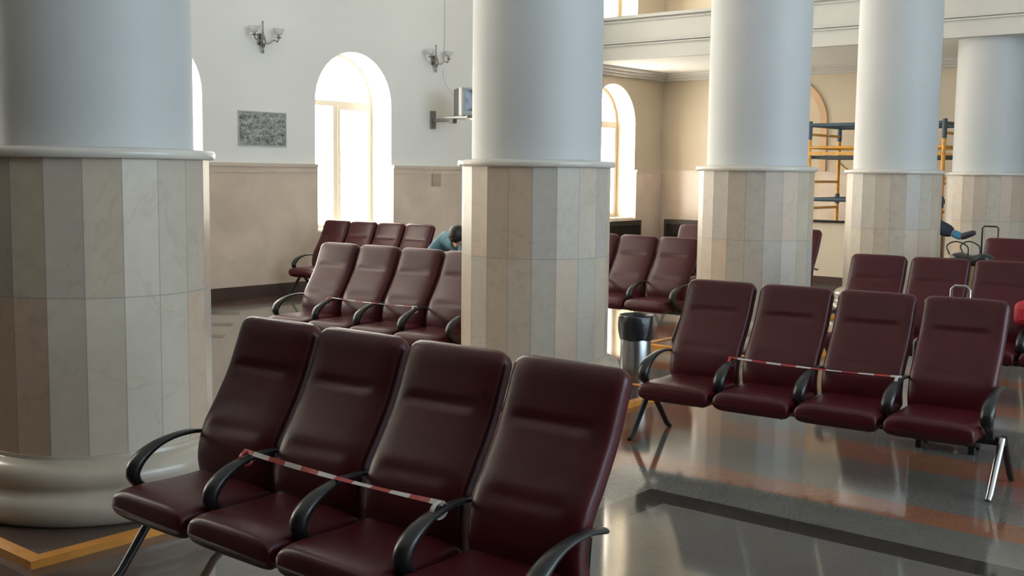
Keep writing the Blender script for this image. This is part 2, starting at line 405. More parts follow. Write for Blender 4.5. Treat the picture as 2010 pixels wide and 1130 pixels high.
# windows of the left wall: frame, mullion, transom, panes
def window(n, cx, z0, zs, detail=True):
    r = WW / 2; y0, y1 = WY + .40, WY + .47
    root = empty('window_%d' % n, (cx, WY + .43, z0)); root['kind'] = 'structure'
    fb = MB(); t = .06
    def L(x0, x1, a, b_): fb.box(x0, x1, y0 - WY - .43, y1 - WY - .43, a - z0, b_ - z0)
    L(-r, -r + t, z0, zs); L(r - t, r, z0, zs); L(-r + t, r - t, z0, z0 + t); L(-.04, .04, z0 + t, zs - .02); L(-r + t, r - t, zs - .02, zs + .055)
    nn = 24; v = []; f = []
    for k in range(nn + 1):
        a = pi * k / nn
        for (rr, yy) in ((r, y0), (r - t, y0), (r - t, y1), (r, y1)): v.append((rr * cos(a), yy - WY - .43, zs - z0 + rr * sin(a)))
    for k in range(nn):
        for q in range(4): f.append((k * 4 + q, k * 4 + (q + 1) % 4, k * 4 + 4 + (q + 1) % 4, k * 4 + 4 + q))
    fb.add(v, f)
    # opening sash on the right leaf
    for (x0, x1, a, b_) in ((.04, .085, z0 + t, zs - .02), (r - t - .045, r - t, z0 + t, zs - .02), (.085, r - t - .045, z0 + t, z0 + t + .045), (.085, r - t - .045, zs - .065, zs - .02)):
        fb.box(x0, x1, y0 - WY - .445, y1 - WY - .45, a - z0, b_ - z0)
    fb.build('window_frame', M_frame, root)
    gp = [(-r + t, z0 + t), (r - t, z0 + t)] + [((r - t) * cos(pi * k / nn), zs + (r - t) * sin(pi * k / nn)) for k in range(nn + 1)]
    gv = [(x, -.004, z - z0) for x, z in gp] + [(x, .004, z - z0) for x, z in gp]; m_ = len(gp)
    link('pane', gv, [list(range(m_)), list(range(m_, 2 * m_))[::-1]] + [(i, (i + 1) % m_, m_ + (i + 1) % m_, m_ + i) for i in range(m_)], M_glass, root)
    MB().box(-r, r, -.43, -.03, -.001, .018).build('window_sill', M_ledge, root)
    return root
wi = 0
for r_ in WIN_R:
    for (a, b_) in ((SILL, SPR), (USILL, USPR)):
        wi += 1; window(wi, r_ - WW / 2, a, b_)
        h = b_ - a + WW / 2
        portal('daylight_window_%d' % wi, (r_ - WW / 2, WY + TH + .02, a + h / 2), (radians(-90), 0, 0), WW, h)
for k, L in enumerate(rw):
    wi += 1; x0, x1 = L[0][0], L[1][0]
    root = empty('window_%d' % wi, ((x0 + x1) / 2, RY - .2, 1.0)); root['kind'] = 'structure'
    fb = MB()
    for (a, b_, c, d) in ((-1, -.93, 0, 5.2), (.93, 1, 0, 5.2), (-.93, .93, 0, .07), (-.93, .93, 5.13, 5.2), (-.04, .04, .07, 5.13), (-.93, .93, 2.5, 2.58)): fb.box(a, b_, -.03, .03, c, d)
    fb.build('window_frame', M_frame, root); MB().box(-.93, .93, -.004, .004, .07, 5.13).build('pane', M_glass, root)
    portal('daylight_window_%d' % wi, ((x0 + x1) / 2, RY - .42, 3.6), (radians(90), 0, 0), 2.0, 5.2)

for L in fill_fw:  # added fill windows, unseen, above the near gallery
    wi += 1; yc = (L[0][0] + L[1][0]) / 2
    root = empty('window_%d' % wi, (FX - .2, yc, 4.5)); root['kind'] = 'structure'
    fb = MB()
    for (a, b_, c, d) in ((-1.5, -1.43, 0, 2.5), (1.43, 1.5, 0, 2.5), (-1.43, 1.43, 0, .07), (-1.43, 1.43, 2.43, 2.5), (-.04, .04, .07, 2.43)): fb.box(-.03, .03, a, b_, c, d)
    fb.build('window_frame', M_frame, root); MB().box(-.004, .004, -1.43, 1.43, .07, 2.43).build('pane', M_glass, root)
    portal('daylight_window_%d' % wi, (FX - .42, yc, 5.75), (0, radians(-90), 0), 2.5, 3.0)

# gallery over the far wing: slab, fascia with mouldings, cornice under the soffit
GX = 15.72
g = MB(); g.box(GX + .12, BX, RY, WY, 3.50, 3.92)
g.build('ceiling_wing', M_ceil); struct(bpy.data.objects['ceiling_wing'])
g = MB(); g.box(GX, GX + .12, RY, WY, 3.50, 3.735); g.box(GX + .03, GX + .12, RY, WY, 3.735, 4.16); g.box(GX - .035, GX + .03, RY, WY, 3.725, 3.745); g.box(GX - .015, GX + .03, RY, WY, 3.765, 3.78)
g.box(GX - .03, GX + .18, RY, WY, 4.16, 4.21); g.box(GX, GX + .03, RY, WY, 4.11, 4.13)
struct(g.build('trim_5', M_fascia))
g = MB()
for (p0, p1, hz) in ((.0, .28, 3.45), (.0, .20, 3.41), (.0, .12, 3.365)):
    g.box(GX + .12, BX, WY - p1, WY, hz, 3.50); g.box(BX - p1, BX, RY, WY - p1, hz, 3.50)
struct(g.build('trim_6', M_fascia))
# unseen gallery added behind the viewer to shade the nearest benches
g = MB(); g.box(FX, -.6, RY, WY, 3.50, 3.92); struct(g.build('ceiling_near_added', M_absorb))
g = MB(); g.box(-.6, -.48, RY, WY, 3.50, 4.18); struct(g.build('trim_8', M_fascia))
# low partition under the gallery with dark coping
g = MB(); g.box(15.98, 16.10, 5.45, 9.25, .12, .93); struct(g.build('wall_partition', M_tan))
struct(MB().box(15.94, 16.14, 5.45, 9.29, .93, .965).build('trim_7', M_dark))
struct(MB().box(15.955, 15.98, 5.45, 9.25, 0, .12).build('baseboard_partition', M_brown))

# ------------------------------------------------------------------ columns
def column(i, cx, cy, top, label):
    root = empty('column', (cx, cy, 0)); tag(root, label, 'column', 'marble clad round columns')
    pl = MB(); pl.box(-.70, .70, -.70, .70, 0, .03); pl.build('plinth', M_brown, root)
    e = MB(); a, b_ = .70, .765
    e.box(-b_, b_, -b_, -a, 0, .034); e.box(-b_, b_, a, b_, 0, .034); e.box(-b_, -a, -a, a, 0, .034); e.box(a, b_, -a, a, 0, .034)
    ed = e.build('painted_edge', M_yel, root); ed['label'] = 'yellow painted edge of plinth'
    prof = [(.64, .03), (.660, .045), (.674, .075), (.674, .105), (.660, .135), (.635, .150), (.622, .160), (.612, .172), (.608, .185), (.615, .197), (.622, .215), (.622, .240), (.612, .263), (.592, .283), (.562, .298), (.538, .306), (.535, .322)]
    MB().lathe(prof, 72).build('base', M_base, root, True, 50)
    n = 20
    MB().lathe([(RM / cos(pi / n) * .994, .32), (RM / cos(pi / n) * .994, 1.655)], n).build('marble_cladding', M_tile, root)
    MB().lathe([(.53, 1.648), (.553, 1.650), (.560, 1.660), (.560, 1.680), (.553, 1.690), (.46, 1.700)], 72).build('ledge', M_ledge, root, True, 40)
    MB().lathe([(RS, 1.69), (RS, top)], 80).build('shaft', M_paint, root, True, 40)
    return root
CL = ['nearest round column, huge at the left edge, on a yellow edged plinth', 'round column right behind the nearest bench, in the middle of the hall',
      'round column behind the bin and the bench on the right, third nearest', 'round column between the scaffold posts, fourth nearest',
      'farthest round column, at the right edge, ending under the gallery']
for i, (c, lb) in enumerate(zip(COLS, CL)): column(i, c[0], c[1], 3.50 if i == 4 else CEIL, lb)

# ------------------------------------------------------------------ waiting benches (four seats each)
def cushion(prof, width, thick, nv=28, rend=.05, creases=(), bulge=.006, corner=.05, taper=None):
    """closed padded panel swept along prof [(f,z)]; front normal = left of travel direction"""
    P = [(Vector((a, 0, b))) for a, b in prof]; P = catmull(P, 7); n = len(P)
    cum = [0]
    for i in range(1, n): cum.append(cum[-1] + (P[i] - P[i - 1]).length)
    T = cum[-1]; V = []; Fc = []; M_ = nv * 2
    for i, p in enumerate(P):
        t = (P[min(i + 1, n - 1)] - P[max(i - 1, 0)]).normalized(); nrm = Vector((-t.z, 0, t.x))
        s = cum[i]; e = min(s, T - s)
        k = 1 - max(0, (rend - e) / rend); k = sqrt(max(0, 1 - (1 - k) ** 2)); k = max(k, .12)
        kc = max(0, (corner - (T - s)) / corner); wd = width / 2 - corner * (1 - sqrt(max(0, 1 - kc * kc)))
        kb = max(0, (corner * .5 - s) / (corner * .5)); wd -= corner * .4 * (1 - sqrt(max(0, 1 - kb * kb)))
        if taper: wd *= taper(s / T)
        th = thick / 2 * k
        for q in range(M_):
            a = 2 * pi * (q + .5) / M_; ca, sa = cos(a), sin(a)
            ex = .22
            v = wd * (abs(ca) ** ex) * (1 if ca > 0 else -1); h = th * (abs(sa) ** .55) * (1 if sa > 0 else -1)
            if sa > 0:
                u = v / (width / 2)
                h += bulge * (1 - u * u) * k
                for (sc, dep, wid, span) in creases:
                    win = 1 / (1 + math.exp((abs(u) - span) * 22))
                    h -= dep * math.exp(-((s / T - sc - .012 * u * u) * T / wid) ** 2) * win * k
            V.append(p + nrm * h + Vector((0, v, 0)))
    for i in range(n - 1):
        for q in range(M_): Fc.append((i * M_ + q, i * M_ + (q + 1) % M_, (i + 1) * M_ + (q + 1) % M_, (i + 1) * M_ + q))
    Fc.append(tuple(range(M_))[::-1]); Fc.append(tuple((n - 1) * M_ + q for q in range(M_)))
    return V, Fc
def mesh_of(name, VF, m):
    o = link(name, VF[0], VF[1], m, None, True, sharp=60); me = o.data; bpy.data.objects.remove(o); return me
CW = .452
back_prof = [(.450, .345), (.428, .40), (.424, .465), (.450, .555), (.512, .655), (.572, .760), (.614, .860), (.640, .925), (.668, .978)]
ME_back = mesh_of('backrest', cushion(back_prof, CW, .082, creases=((.32, .015, .014, .55), (.69, .018, .014, .60)), bulge=.015, corner=.055, rend=.045), M_leather)
seat_prof = [(.435, .342), (.35, .336), (.24, .334), (.14, .336), (.07, .334), (.005, .322)]
# travel towards the front: flip so the upper face is the padded one
seat_V, seat_F = cushion([(a, b) for a, b in reversed(seat_prof)], CW, .108, rend=.034, creases=(), bulge=.012, corner=.025)
ME_seat = mesh_of('seat', (seat_V, seat_F), M_leather)
def arm_mesh():
    path = catmull([(.48, 0, .525), (.40, 0, .537), (.31, 0, .533), (.225, 0, .512), (.155, 0, .472), (.122, 0, .425), (.135, 0, .385), (.180, 0, .350), (.23, 0, .29)], 7)
    n = len(path); rs = []; fl_ = []
    for i in range(n):
        t = i / (n - 1); w = .5 - .5 * cos(2 * pi * min(1, max(0, t)))
        rs.append(.010 + .017 * math.exp(-((t - .60) / .22) ** 2)); fl_.append(1.9 - .6 * math.exp(-((t - .62) / .2) ** 2))
    b = MB().tube(path, rs, 12, fl_); return mesh_of('armrest', (b.v, b.f), M_black)
ME_arm = arm_mesh()
def leg_mesh(front):
    # one leg of the A frame at a bench end, splayed outwards
    pts = [(.28, 0, .285), (.085, 0, .03), (.05, 0, .006)] if front else [(.31, 0, .285), (.52, 0, .03), (.56, 0, .006)]
    b = MB().tube([Vector(p) for p in pts], [.019, .017, .015], 10, 1.0)
    return mesh_of('leg', (b.v, b.f), M_bmetal)
ME_lf, ME_lb = leg_mesh(True), leg_mesh(False)
def bracket_mesh():
    b = MB().tube([(.06, 0, .281), (.30, 0, .281), (.47, 0, .281), (.50, 0, .33), (.515, 0, .48)], .011, 8, 1.5); return mesh_of('seat_bracket', (b.v, b.f), M_bmetal)
ME_brk = bracket_mesh()
def child(name, me, parent, loc=(0, 0, 0)):
    o = bpy.data.objects.new(name, me); COL.objects.link(o); o.parent = parent; o.location = loc; return o
def waiting_bench(x, y, yaw, label, pitch=.485, chrome_leg=False):
    root = empty('waiting_bench', (x, y, 0), yaw); tag(root, label, 'bench', 'burgundy four seat waiting benches')
    for k in range(4):
        v = (1.5 - k) * pitch
        child('seat', ME_seat, root, (0, v, 0)); child('backrest', ME_back, root, (0, v, 0))
    for k in range(5): child('armrest', ME_arm, root, (0, (2 - k) * pitch + (.012 if k == 0 else -.012 if k == 4 else 0), 0))
    for s in (1, -1):
        v = s * (2 * pitch + .055)
        child('leg', ME_lf, root, (0, v, 0)); child('leg', ME_lb, root, (0, v, 0))
    if chrome_leg:
        o = [c for c in root.children if c.name.startswith('leg') and c.location.y < 0 and c.data == ME_lf][0]
        me = ME_lf.copy(); me.materials.clear(); me.materials.append(M_chrome); o.data = me; o['label'] = 'worn shiny metal leg'
    b = MB(); hw = 2 * pitch + .07
    b.box(.28, .34, -hw, hw, .245, .292, ch=.006); b.build('beam', M_bmetal, root)
    for k in range(4):
        for w_ in (-.17, .17): child('seat_bracket', ME_brk, root, (0, (1.5 - k) * pitch + w_, 0))
    return root
B1 = waiting_bench(2.235, 2.865, .004, 'nearest burgundy bench, in front of the big left column, cut off by the bottom edge', .487)
B2 = waiting_bench(5.62, 2.68, .061, 'burgundy four seat bench on the right beside the steel bin, its whole front in view', .487, True)
B3 = waiting_bench(5.96, 6.65, .034, 'burgundy four seat bench between the two left columns, right behind the nearest bench')
B1.scale = (1, 1, 1.02); B2.scale = (1, 1, .968)
B4 = waiting_bench(9.09, 10.239, .022, 'burgundy four seat bench under the arched window at the left wall')
B5 = waiting_bench(9.15, 6.66, -.009, 'burgundy four seat bench behind the steel bin, half hidden by the middle column')
B6 = waiting_bench(11.88, 6.60, .020, 'burgundy four seat bench mostly hidden behind the third column, only its two ends in view')
B7 = waiting_bench(8.288, 2.752, .050, 'burgundy bench right behind the bench on the right, with the red bag on it')
B8 = waiting_bench(11.798, 2.787, .020, 'farthest burgundy bench at the right edge, next to the luggage pile')

def tape(bench, pitch, label, hw=.0085):
    n = 24; V = []; Fc = []
    y0, y1 = pitch + .02, -pitch - .02
    for i in range(n + 1):
        t = i / n; y = y0 + (y1 - y0) * t; sag = .010 * 4 * t * (1 - t) * -1; tw = radians(40 + 25 * sin(t * 7))
        c = Vector((.285, y, .556 + sag)); d = Vector((cos(tw), 0, sin(tw))) * hw; nn_ = Vector((-sin(tw), 0, cos(tw))) * .0008
        V += [c - d - nn_, c + d - nn_, c + d + nn_, c - d + nn_]
    for i in range(n):
        for q in range(4): Fc.append((i * 4 + q, i * 4 + (q + 1) % 4, i * 4 + 4 + (q + 1) % 4, i * 4 + 4 + q))
    Fc += [(0, 1, 2, 3), (n * 4 + 3, n * 4 + 2, n * 4 + 1, n * 4)]
    # knots round the two armrests
    for y in (pitch, -pitch):
        b = MB().tube([Vector((.285 + .034 * cos(a), y, .530 + .027 * sin(a))) for a in [2 * pi * k / 14 for k in range(14)]], .0035, 6, 2.6, closed=True)
        k = len(V); V += b.v; Fc += [[i + k for i in q] for q in b.f]
    o = link('barrier_tape', V, Fc, M_tape); o.location = bench.location; o.rotation_euler = bench.rotation_euler; o.scale = bench.scale
    tag(o, label, 'tape', 'red and white barrier tapes')
tape(B1, .487, 'red and white barrier tape tied across the armrests of the nearest bench')
tape(B2, .487, 'red and white barrier tape tied across the armrests of the right bench by the bin', .006)
tape(B3, .485, 'thin red and white barrier tape tied across the bench between the two left columns', .004)

# ------------------------------------------------------------------ things on the walls
pr = MB().box(-.365, .365, -.012, 0, -.205, .205).build('wall_print', M_print); pr.location = (9.065, WY - .001, 2.13)
tag(pr, 'black and white landscape print on the left wall beside the arched window', 'picture')
bd = MB(); w_ = .012
bd.box(-.377, .377, -.016, -.001, .205, .217); bd.box(-.377, .377, -.016, -.001, -.217, -.205); bd.box(-.377, -.365, -.016, -.001, -.205, .205); bd.box(.365, .377, -.016, -.001, -.205, .205)
bd.build('picture_frame', M_paper, pr)
def sconce(x, label):
    root = empty('wall_sconce', (x, WY, 3.27)); tag(root, label, 'wall lamp', 'silver wall sconces')
    b = MB(); prof = [(.006, -.20), (.018, -.17), (.010, -.14), (.030, -.10), (.042, -.05), (.030, 0), (.016, .03), (.010, .08), (.008, .17), (.014, .185), (.004, .205)]
    v0 = MB().lathe(prof, 20); v0.v = [Vector((p.x, p.y - .055, p.z)) for p in v0.v]; v0.build('stem', M_sconce, root, True)
    MB().cbox(-.05, .05, -.02, 0, -.09, .05, .008).build('backplate', M_sconce, root)
    for s in (-1, 1):
        pts = catmull([(0, -.055, -.06), (s * .06, -.09, -.075), (s * .12, -.12, -.03), (s * .165, -.13, -.045), (s * .19, -.13, .0)], 6)
        a = MB().tube(pts, .009, 8, up=Vector((0, 1, 0))).build('arm', M_sconce, root, True)
        c = MB().lathe([(.012, 0), (.036, .006), (.040, .014), (.016, .02), (.014, .05)], 20, (s * .19, -.13)).build('candle_cup', M_sconce, a, True, 40)
        MB().lathe([(.014, .035), (.040, .045), (.058, .075), (.066, .105), (.074, .118), (.071, .118), (.062, .10), (.054, .078), (.038, .05), (.014, .040)], 24, (s * .19, -.13)).build('glass_shade', M_shade, a, True)
    return root
sconce(9.05, 'silver two arm wall sconce above the landscape print')
sconce(12.20, 'silver two arm wall sconce above the wall television')
# television on a swing arm
br = empty('television_bracket', (12.18, WY, 2.38)); tag(br, 'grey metal swing arm bracket holding the television on the left wall', 'bracket')
MB().cbox(-.05, .05, -.035, 0, -.13, .13, .006).build('wall_plate', M_bracket, br)
b = MB(); b.cbox(-.03, .03, -.42, -.035, -.035, .015, .006); b.cbox(-.045, .045, -.46, -.38, -.06, .05, .008); b.build('swing_arm', M_bracket, br)
b = MB(); b.cbox(-.22, .26, -.90, -.44, .000, .028, .006); b.cbox(-.22, .26, -.90, -.885, .028, .045, .003); b.build('tray', M_bracket, br)
tv = empty('television', (12.27, 10.995, 2.409)); tv.rotation_euler.z = radians(-22)
tag(tv, 'small grey tube television on the wall bracket beside the second column', 'television')
b = MB(); b.cbox(-.25, .25, -.22, -.12, .0, .41, .02); b.build('bezel', M_tv, tv)
Vt = []; 
for (y, x, z0, z1) in ((-.12, .245, .012, .40), (.06, .235, .02, .385), (.20, .15, .06, .30)): Vt += [(-x, y, z0), (x, y, z0), (x, y, z1), (-x, y, z1)]
ft = [(0, 3, 2, 1), (8, 9, 10, 11)]
for i in range(2):
    for q in range(4): ft.append((i * 4 + q, i * 4 + (q + 1) % 4, i * 4 + 4 + (q + 1) % 4, i * 4 + 4 + q))
link('tube_housing', Vt, ft, M_tvb, tv)
Vs = []; Fs = []; n = 8
for i in range(n + 1):
    for j in range(n + 1):
        u, w = i / n * 2 - 1, j / n * 2 - 1
        Vs.append((u * .195, -.221 - .008 * (1 - u * u) * (1 - w * w), .225 + w * .148))
for i in range(n):
    for j in range(n): a = i * (n + 1) + j; Fs.append((a, a + n + 1, a + n + 2, a + 1))
k = len(Vs); Vs += [(-.195, -.20, .077), (.195, -.20, .077), (.195, -.20, .373), (-.195, -.20, .373)]; Fs.append((k, k + 1, k + 2, k + 3))
link('screen', Vs, Fs, M_scr, tv, True)
b = MB()
for q in range(3): b.cbox(.10 + q * .04, .125 + q * .04, -.226, -.215, .03, .045, .003)
b.build('button', M_tvb, tv)
cb = MB().tube(catmull([(12.42, WY - .012, 4.6), (12.43, WY - .012, 3.6), (12.40, WY - .012, 3.05), (12.32, WY - .25, 2.78), (12.25, 11.19, 2.60)], 8), .004, 6).build('television_cable', M_paper)
tag(cb, 'thin cable hanging down the left wall to the television', 'cable')

ap = MB().cbox(-.09, .09, -.025, 0, -.09, .09, .006).build('access_plate', M_bracket_plate); ap.location = (12.22, WY - .045, 1.50)
tag(ap, 'small square tan plate on the marble wall below the television', 'wall plate')
# radiator grilles
def grille(name, loc, rz, w, h, label):
    root = empty(name, loc, rz); tag(root, label, 'radiator cover', 'dark radiator grilles')
    b = MB(); b.box(-w / 2, w / 2, -.13, 0, h - .03, h); b.box(-w / 2, -w / 2 + .05, -.13, 0, 0, h - .03); b.box(w / 2 - .05, w / 2, -.13, 0, 0, h - .03); b.box(-w / 2 + .05, w / 2 - .05, -.13, 0, 0, .06); b.box(-w / 2 + .05, w / 2 - .05, -.13, -.10, h - .09, h - .03)
    b.build('cover_frame', M_grille, root)
    b = MB(); n = int((w - .1) / .035)
    for i in range(n): x = -w / 2 + .05 + (i + .5) * (w - .1) / n; b.box(x - .008, x + .008, -.12, -.10, .06, h - .09)
    b.box(-w / 2 + .05, w / 2 - .05, -.03, -.01, .06, h - .09); b.build('grille_slats', M_grille, root)
grille('radiator_grille', (16.90, WY - .045, .0), 0, 1.42, .775, 'dark slatted radiator grille under the far arched window of the left wall')
grille('radiator_grille', (BX - .045, 10.72, .0), radians(-90), 1.50, .775, 'dark slatted radiator grille on the far wall left of the third column')

# ------------------------------------------------------------------ bin
bn = empty('waste_bin', (7.23, 4.745, 0)); tag(bn, 'tall steel waste bin with a black bag, behind the armrest of the right bench', 'bin')
r0 = .118
MB().lathe([(r0 * .98, 0), (r0, .012), (r0, .50), (r0 - .004, .505), (r0 - .004, .03)], 40).build('bin_body', M_steel, bn, True, 40)
V = []; Fc = []; n = 48; rows = [(r0 - .01, .40), (r0 - .006, .52), (r0 + .008, .535), (r0 + .014, .52), (r0 + .018, .46), (r0 + .016, .40), (r0 + .010, .345)]
for i, (r, z) in enumerate(rows):
    for k in range(n):
        a = 2 * pi * k / n; w = .008 * sin(a * 5 + i) + .005 * sin(a * 11 + 2 * i) * .6
        V.append(((r + w * (i > 1) * .8) * cos(a), (r + w * (i > 1) * .8) * sin(a), z + (w * .6 if i == len(rows) - 1 else 0)))
for i in range(len(rows) - 1):
    for k in range(n): Fc.append((i * n + k, i * n + (k + 1) % n, (i + 1) * n + (k + 1) % n, (i + 1) * n + k))
link('bin_bag', V, Fc, M_bag, bn, True)

# ------------------------------------------------------------------ scaffold
sc = empty('scaffold_tower', (16.5, 7.70, 0)); tag(sc, 'orange and blue scaffold tower standing behind the low partition under the gallery', 'scaffold')
LX, LY = 1.10, -2.06
def post(x, y):
    p = MB().tube([(x, y, 0), (x, y, 2.18)], .030, 10).build('post', M_or, sc, True, 50)
    MB().tube([(x, y, 2.18), (x, y, 2.46)], .036, 10).build('post_top', M_bl, sc, True, 50)
    MB().tube([(x, y, 1.18), (x, y, 1.34)], .038, 10).build('post_collar', M_bl, sc, True, 50)
for x in (0, LX):
    for y in (0, LY): post(x, y)
for y in (0, LY):
    for z in (.45, .80, 1.12, 1.53, 2.06, 2.26):
        MB().tube([(0, y, z), (LX, y, z)], .021, 8).build('rung', M_or, sc, True, 50)
    for z in (1.26, 2.40): MB().tube([(0, y, z), (LX, y, z)], .026, 8).build('guard_rail', M_bl, sc, True, 50)
for x in (0, LX):
    for z in (1.26, 2.40): MB().tube([(x, 0, z), (x, LY, z)], .030, 8).build('guard_rail', M_bl, sc, True, 50)
    MB().tube([(x, 0, 2.06), (x, LY, 2.06)], .022, 8).build('rung', M_or, sc, True, 50)
MB().tube([(LX, 0, .30), (LX, LY, 1.85)], .014, 8).build('brace', M_or, sc, True, 50)
MB().tube([(LX, LY, .30), (LX, 0, 1.85)], .014, 8).build('brace', M_or, sc, True, 50)
b = MB()
for q in range(4): b.box(.05 + q * .255, .05 + q * .255 + .245, LY - .06, .06, 1.885, 1.935)
b.build('platform', M_plank, sc)
for x in (-.03, LX): MB().box(x, x + .03, LY, 0, 1.945, 1.985).build('toe_board', M_or, sc)
rg = MB()
V = []; Fc = []; n = 12
for i in range(n + 1):
    for j in range(n + 1):
        u, w = i / n, j / n; hgt = .16 * (1 - u) * (1 - .4 * w) + .018 * sin(u * 9 + w * 5)
        V.append((15.96 + .15 * w, 8.62 - .34 * u, .967 + max(.004, hgt)))
for i in range(n):
    for j in range(n): a = i * (n + 1) + j; Fc.append((a, a + n + 1, a + n + 2, a + 1))
k = len(V)
for i in range(n + 1):
    for j in range(n + 1): u, w = i / n, j / n; V.append((15.96 + .15 * w, 8.62 - .34 * u, .966))
for i in range(n):
    for j in range(n): a = k + i * (n + 1) + j; Fc.append((a, a + 1, a + n + 2, a + n + 1))
ring = [i * (n + 1) for i in range(n + 1)] + [n * (n + 1) + j for j in range(1, n + 1)] + [i * (n + 1) + n for i in range(n - 1, -1, -1)] + [j for j in range(n - 1, 0, -1)]
for q in range(len(ring)): a, c = ring[q], ring[(q + 1) % len(ring)]; Fc.append((a, c, c + k, a + k))
M_cloth = mat('pale_lilac_cloth', (.45, .42, .50), .8)
tag(link('crumpled_cloth', V, Fc, M_cloth, None, True), 'pale lilac crumpled cloth lying on the dark coping before the scaffold', 'cloth')

# ------------------------------------------------------------------ luggage
def trolley_case(loc, rz, w, d, h, hh, m, mrod, label, hw=.16):
    root = empty('trolley_suitcase', loc, rz); tag(root, label, 'suitcase')
    MB().cbox(-d / 2, d / 2, -w / 2, w / 2, .045, h, .035).build('shell', m, root, True, 30)
    b = MB()
    for z in (.2, .35): pass
    for y in (-w * .3, 0, w * .3): b.box(-d / 2 - .006, -d / 2 + .002, y - .012, y + .012, .10, h - .06)
    b.build('rib', m, root)
    for s in (-1, 1): MB().tube([(d * .3, s * w * .36 - .012, .024), (d * .3, s * w * .36 + .012, .024)], .024, 14).build('wheel', M_black, root, True, 40)
    for s in (-1, 1): MB().cbox(-d * .36, -d * .26, s * w * .36 - .02, s * w * .36 + .02, 0, .05, .005).build('foot', M_black, root)
    pts = [(d * .40, -hw / 2, h - .02), (d * .40, -hw / 2, hh - .02), (d * .40, -hw / 2 + .02, hh), (d * .40, hw / 2 - .02, hh), (d * .40, hw / 2, hh - .02), (d * .40, hw / 2, h - .02)]
    MB().tube(pts, .009, 8, up=Vector((1, 0, 0))).build('trolley_handle', mrod, root, True)
    return root
trolley_case((6.74, 2.19, 0), .06, .42, .24, .66, .965, M_case, M_rod, 'dark trolley suitcase behind the right bench, pale pink handle showing above the seat back', .105)
trolley_case((12.78, 3.85, 0), 0, .40, .24, .68, 1.085, M_case, M_black, 'dark trolley suitcase behind the farthest bench, black handle showing above the seat back', .17)
tn = trolley_case((11.56, 3.62, 0), 0, .40, .24, .745, .76, M_tanc, M_tanc, 'tan suitcase standing at the left end of the farthest bench under the black bag', .2)
# duffel bag on the tan suitcase
dg = empty('duffel_bag', (11.56, 3.62, .742)); tag(dg, 'black duffel bag with looped straps lying on the tan suitcase', 'bag')
V = []; Fc = []; n = 22; mr_ = 18
for i in range(n + 1):
    t = i / n; y = -.21 + .42 * t; k = (1 - abs(2 * t - 1) ** 5) ** .5 if 0 < t < 1 else .15
    for q in range(mr_):
        a = 2 * pi * q / mr_; wob = 1 + .06 * sin(3 * a + 7 * t) + .05 * sin(11 * t)
        V.append((.13 * k * cos(a) * wob, y, (.058 + .058 * k * max(-1, sin(a) * wob) + .014 * sin(9 * t) * (sin(a) > 0))))
for i in range(n):
    for q in range(mr_): Fc.append((i * mr_ + q, i * mr_ + (q + 1) % mr_, (i + 1) * mr_ + (q + 1) % mr_, (i + 1) * mr_ + q))
Fc += [tuple(range(mr_)), tuple(n * mr_ + q for q in range(mr_))]
link('bag_body', V, Fc, M_bag, dg, True)
for (ya, yb, x) in ((.20, .02, -.06), (.10, -.06, .05)):
    MB().tube(catmull([(x, ya, .10), (x, ya + .03, .19), (x, (ya + yb) / 2 + .03, .235), (x, yb + .01, .19), (x, yb, .10)], 6), .007, 8, up=Vector((1, 0, 0)), flat=1.6).build('strap', M_black, dg, True)
# red bag on the seat behind
rb = empty('red_bag', (8.56, 2.20, .558)); tag(rb, 'bright red bag lying on an armrest at the right edge, behind the right bench', 'bag')
MB().cbox(-.10, .10, -.15, .15, 0, .175, .05).build('bag_body', M_redc, rb, True, 60)
MB().tube(catmull([(0, -.07, .165), (0, -.06, .20), (0, .06, .20), (0, .07, .165)], 6), .009, 8, up=Vector((1, 0, 0))).build('strap', M_redc, rb, True)
MB().cbox(-.108, -.095, -.10, .10, .04, .13, .006).build('pocket', M_redc, rb)

# ------------------------------------------------------------------ people
def skin(name, pts, edges, m, parent=None, sub=2, root=0):
    me = bpy.data.meshes.new(name); me.from_pydata([p[:3] for p in pts], edges, []); me.materials.append(m)
    o = bpy.data.objects.new(name, me); COL.objects.link(o)
    s = o.modifiers.new('skin', 'SKIN'); s.use_smooth_shade = True
    for i, p in enumerate(pts):
        r = p[3]; r2 = p[4] if len(p) > 4 else r
        me.skin_vertices[0].data[i].radius = (r, r2); me.skin_vertices[0].data[i].use_root = (i == root)
    u = o.modifiers.new('sub', 'SUBSURF'); u.levels = sub; u.render_levels = sub
    if parent: o.parent = parent
    return o
def chain(idx): return [(a, b) for a, b in zip(idx[:-1], idx[1:])]
def add_hand(pts, edges, wrist, w, d, side):
    """palm and five bent fingers growing from the wrist; d = pointing direction, side = thumb side"""
    w = Vector(w); d = Vector(d).normalized(); s = (Vector(side) - d * Vector(side).dot(d)).normalized(); dn = d.cross(s) * -1
    if dn.z > 0: dn = -dn
    pts.append((*(w + d * .05), .030, .018)); palm = len(pts) - 1; edges.append((wrist, palm))
    for k, (off, ln) in enumerate(((.030, .072), (.010, .080), (-.010, .074), (-.028, .058))):
        a = w + d * .095 + s * off; i0 = len(pts)
        pts.append((*a, .0095)); pts.append((*(a + d * ln * .5 + dn * .010), .0085)); pts.append((*(a + d * ln * .85 + dn * .032), .0075))
        edges += [(palm, i0), (i0, i0 + 1), (i0 + 1, i0 + 2)]
    a = w + d * .030 + s * .036; i0 = len(pts)
    pts.append((*a, .011)); pts.append((*(a + d * .035 + s * .016), .0095)); pts.append((*(a + d * .06 + s * .014 + dn * .01), .0085))
    edges += [(palm, i0), (i0, i0 + 1), (i0 + 1, i0 + 2)]
